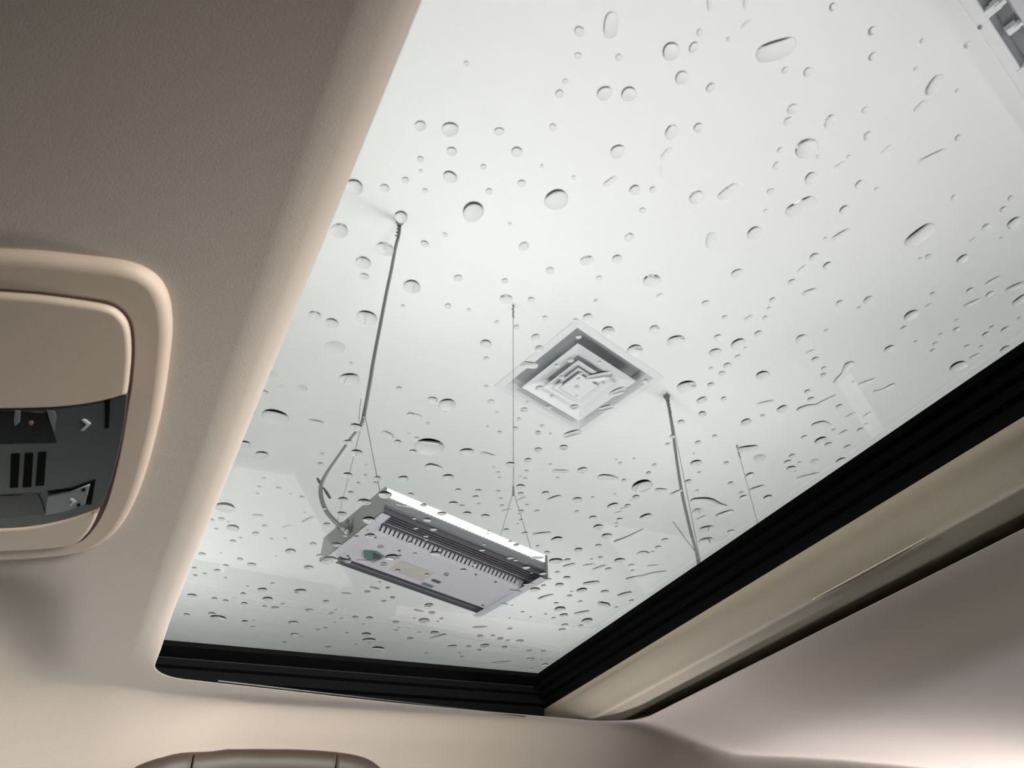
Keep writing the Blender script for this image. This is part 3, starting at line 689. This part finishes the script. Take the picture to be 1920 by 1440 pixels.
# ---------------------------------------------------------------- raindrops on the outside of the glass
NW = NG + .0043                              # just clear of the glass's upper face
def frame_at(r, l): return car(r, l, NW)
def cap_mesh(center, ax, ay, alpha, seg, rings, wob=0.0, seed=0, stretch=0.0):
    """A bead of water: outline = ellipse (stretched by a straight middle), top = spherical-cap profile of contact angle alpha."""
    rnd = random.Random(seed); ph = [rnd.uniform(0, 6.28) for _ in range(3)]
    vs = []; fs = []
    h0 = ay.length
    Rr = h0/math.sin(alpha); drop = Rr*math.cos(alpha)
    for j in range(rings):
        s = math.sin(math.pi/2*(1-j/rings)) if j else 1.0
        z = math.sqrt(max(0, Rr*Rr-(s*h0)**2))-drop
        for k in range(seg):
            t = 2*math.pi*k/seg; c, sn = math.cos(t), math.sin(t)
            wv = 1+wob*(math.sin(2*t+ph[0])+.6*math.sin(3*t+ph[1]))
            p = ax*(c*s*wv) + ay*(sn*s*wv)
            if stretch: p = p + ax.normalized()*(stretch*(1 if c > 1e-6 else (-1 if c < -1e-6 else 0))*min(1, abs(c)*1.6)*(.25+.75*s))
            vs.append(center + p + EN*z)
    for j in range(rings-1):
        for k in range(seg):
            a = j*seg+k; b = j*seg+(k+1) % seg; fs.append((a, b, b+seg, a+seg))
    top = len(vs); vs.append(center + EN*(Rr-drop))
    for k in range(seg): fs.append(((rings-1)*seg+k, (rings-1)*seg+(k+1) % seg, top))
    fs.append(tuple(reversed(range(seg))))
    return vs, fs
def px_rad(x, y, w):
    (ra, la), (rb, lb) = onp(x-w/2, y, NW), onp(x+w/2, y, NW); return math.hypot(ra-rb, la-lb)/2
def px_of(P):
    d = P-EYE; zc = d.dot(FWD); return 960+F*d.dot(RIGHT)/zc, 720-F*d.dot(UP)/zc
drops = []                                   # (px x, px y, area, verts, faces, shape, size in px)
def contact(x, y):
    """Contact angle in degrees: beads in the middle of the pane stand steeper than those on its sloping far side."""
    d = ray(x, y).normalized(); ti = math.acos(min(1, d.dot(EN))); tw = math.asin(math.sin(ti)/1.333)
    crit = max(.02, math.asin(1/1.333)-tw)
    return max(19, math.degrees(math.asin(min(.74, math.sin(crit)/.66))))
def add_round(x, yt, w, alpha, sd):
    w = w*1.06; cy = yt
    for _ in range(3):
        rad = px_rad(x, cy, w); r, l = onp(x, cy, NW)
        # projected half height of the circle
        hh = 0
        for k in range(12):
            a = k*math.pi/6; hh = max(hh, cy-px_of(car(r+rad*math.cos(a), l+rad*math.sin(a), NW))[1])
        cy = yt+hh
    rad = px_rad(x, cy, w); r, l = onp(x, cy, NW)
    rnd = random.Random(sd); a = rnd.uniform(0, 3.14); e = 1+rnd.uniform(-.10, .10)
    ax = (ER*math.cos(a)+EL*math.sin(a))*rad*e; ay = (-ER*math.sin(a)+EL*math.cos(a))*rad/e
    seg, ring = (28, 8) if w > 13 else ((20, 6) if w > 8 else (14, 4))
    vs, fs = cap_mesh(car(r, l, NW), ax, ay, R(alpha), seg, ring, .035 if w > 9 else .02, sd)
    drops.append((x, cy, w*hh*2, vs, fs, 'flat round' if alpha < 12 else 'round', w))
sd = 0
for tkn in ROUND.split():
    x, y, w_ = map(float, tkn.split(',')); sd += 1
    add_round(x, y, w_, contact(x, y) + random.Random(sd).uniform(-1.5, 1.5), sd)
for tkn in FLAT.split():
    x, y, w_ = map(float, tkn.split(',')); sd += 1
    add_round(x, y, w_, 9, sd)
for tkn in SEG.split():
    x1, y1, x2, y2, w_ = map(float, tkn.split(',')); sd += 1
    (ra, la), (rb, lb) = onp(x1, y1, NW), onp(x2, y2, NW)
    A, B = car(ra, la, NW), car(rb, lb, NW); mx, my = (x1+x2)/2, (y1+y2)/2
    rad = px_rad(mx, my, w_)*1.04; d = (B-A); L = d.length/2; d = d.normalized(); pr = EN.cross(d).normalized()
    vs, fs = cap_mesh((A+B)/2, d*rad*1.05, pr*rad, R(contact(mx, my)), 32, 8, .05, sd, L)
    drops.append((mx, my, w_*(abs(x2-x1)+abs(y2-y1)+w_)*.7, vs, fs, 'oblong', w_+math.hypot(x2-x1, y2-y1)))
def poly_drop(pts, sd):
    P = []; 
    for x, y, w_ in pts:
        r, l = onp(x, y, NW); P.append(Vector((*[r, l], px_rad(x, y, w_)*1.05)))
    Q = catmull(P, 6)
    # rounded ends
    d0 = (Q[0]-Q[1]).xy.normalized(); d1 = (Q[-1]-Q[-2]).xy.normalized()
    head = [Vector((*(Q[0].xy + d0*Q[0].z*math.sin(a)), Q[0].z*math.cos(a))) for a in (1.5, 1.2, .9, .6, .3)]
    tail = [Vector((*(Q[-1].xy + d1*Q[-1].z*math.sin(a)), Q[-1].z*math.cos(a))) for a in (.3, .6, .9, 1.2, 1.5)]
    Q = head+Q+tail; n = len(Q); vs = []; fs = []; m = 9; al = R(contact(pts[0][0], pts[0][1]))
    for i, q in enumerate(Q):
        t = (Q[min(i+1, n-1)]-Q[max(i-1, 0)]).xy.normalized(); pr = Vector((-t.y, t.x))
        Rr = q.z/math.sin(al)
        for k in range(m):
            s = -math.cos(math.pi*k/(m-1)); z = math.sqrt(max(0, Rr*Rr-(s*q.z)**2))-Rr*math.cos(al)
            p = q.xy + pr*(s*q.z); vs.append(car(p.x, p.y, NW+z))
    for i in range(n-1):
        for k in range(m-1): a = i*m+k; fs.append((a, a+1, a+m+1, a+m))
    nb = len(fs)
    for i in range(n-1): fs.append((i*m, (i+1)*m, (i+1)*m+m-1, i*m+m-1))
    fs.append(tuple(range(m))); fs.append(tuple(range((n-1)*m, n*m)))
    return vs, fs, nb
for row in POLY.strip().splitlines():
    pts = [tuple(map(float, q.split(','))) for q in row.split('/')]; sd += 1
    vs, fs, nb = poly_drop(pts, sd)
    k = len(pts)//2
    ln = sum(math.hypot(a[0]-b[0], a[1]-b[1]) for a, b in zip(pts, pts[1:]))
    drops.append((sum(p[0] for p in pts)/len(pts), sum(p[1] for p in pts)/len(pts), ln*pts[0][2], vs, fs, 'trailing', ln))
drops.sort(key=lambda d: -d[2])
# every drop's label: its size and shape, and its place counted outwards from something one can find
MARKS = [('the square air vent', 1084, 716), ('the hanging light', 820, 1040), ("the curved conduit's ceiling end", 750, 420), ('the bend of the curved conduit', 640, 850),
         ("the middle wire's ceiling end", 962, 570), ("the middle wire's fork", 960, 910), ("the straight conduit's ceiling end", 1250, 745), ("the straight conduit's lower end", 1300, 1020),
         ("the short wire at the black edge", 1382, 830), ('the ceiling light panel', 1850, 70), ("the glass's lower corner", 1010, 1262), ("the headliner's lower corner", 330, 1190),
         ('the switch panel', 240, 850), ("the headliner's upper edge", 830, 0), ("the black edge's upper end", 1915, 640), ("the black edge's middle", 1600, 860)]
DIRS = ['right of', 'below right of', 'below', 'below left of', 'left of', 'above left of', 'above', 'above right of']
ORD = ['nearest', 'second', 'third', 'fourth', 'fifth', 'sixth', 'seventh', 'eighth', 'ninth', 'tenth', 'eleventh', 'twelfth', 'thirteenth', 'fourteenth', 'fifteenth', 'sixteenth', 'seventeenth', 'eighteenth', 'nineteenth', 'twentieth']
single = drops[:300]; rest = drops[300:]
cells = {}
for i, d in enumerate(single):
    j = min(range(len(MARKS)), key=lambda j: math.hypot(d[0]-MARKS[j][1], d[1]-MARKS[j][2]))
    a = math.degrees(math.atan2(d[1]-MARKS[j][2], d[0]-MARKS[j][1])) % 360
    cells.setdefault((j, int((a+22.5)//45) % 8), []).append((math.hypot(d[0]-MARKS[j][1], d[1]-MARKS[j][2]), i))
labels = {}
for (j, k), lst in cells.items():
    for q, (_, i) in enumerate(sorted(lst)):
        d = single[i]; size = 'large' if d[6] > 27 else ('medium' if d[6] > 16 else 'small')
        if d[5] == 'trailing': size = 'long' if d[6] > 40 else 'short'
        labels[i] = '%s %s raindrop, %s one %s %s' % (size, d[5], ORD[min(q, 19)], DIRS[k], MARKS[j][0])
def make_drop(name, vs, fs):
    o = finish(name, vs, fs, M['water'], smooth=True)
    me = o.data
    for p in me.polygons:                    # the wetted base stays flat
        if abs(p.normal.dot(EN)+1) < 1e-3: p.use_smooth = False
    return o
for i, d in enumerate(single):
    tag(make_drop('raindrop', d[3], d[4]), labels[i], 'raindrop', 'raindrops on the sunroof glass')
mb = MB()
for d in rest: mb.add(d[3], d[4])
o = make_drop('raindrops', mb.v, mb.f)
tag(o, 'fine specks of rain scattered between the larger drops on the glass', 'raindrops', None, 'stuff')
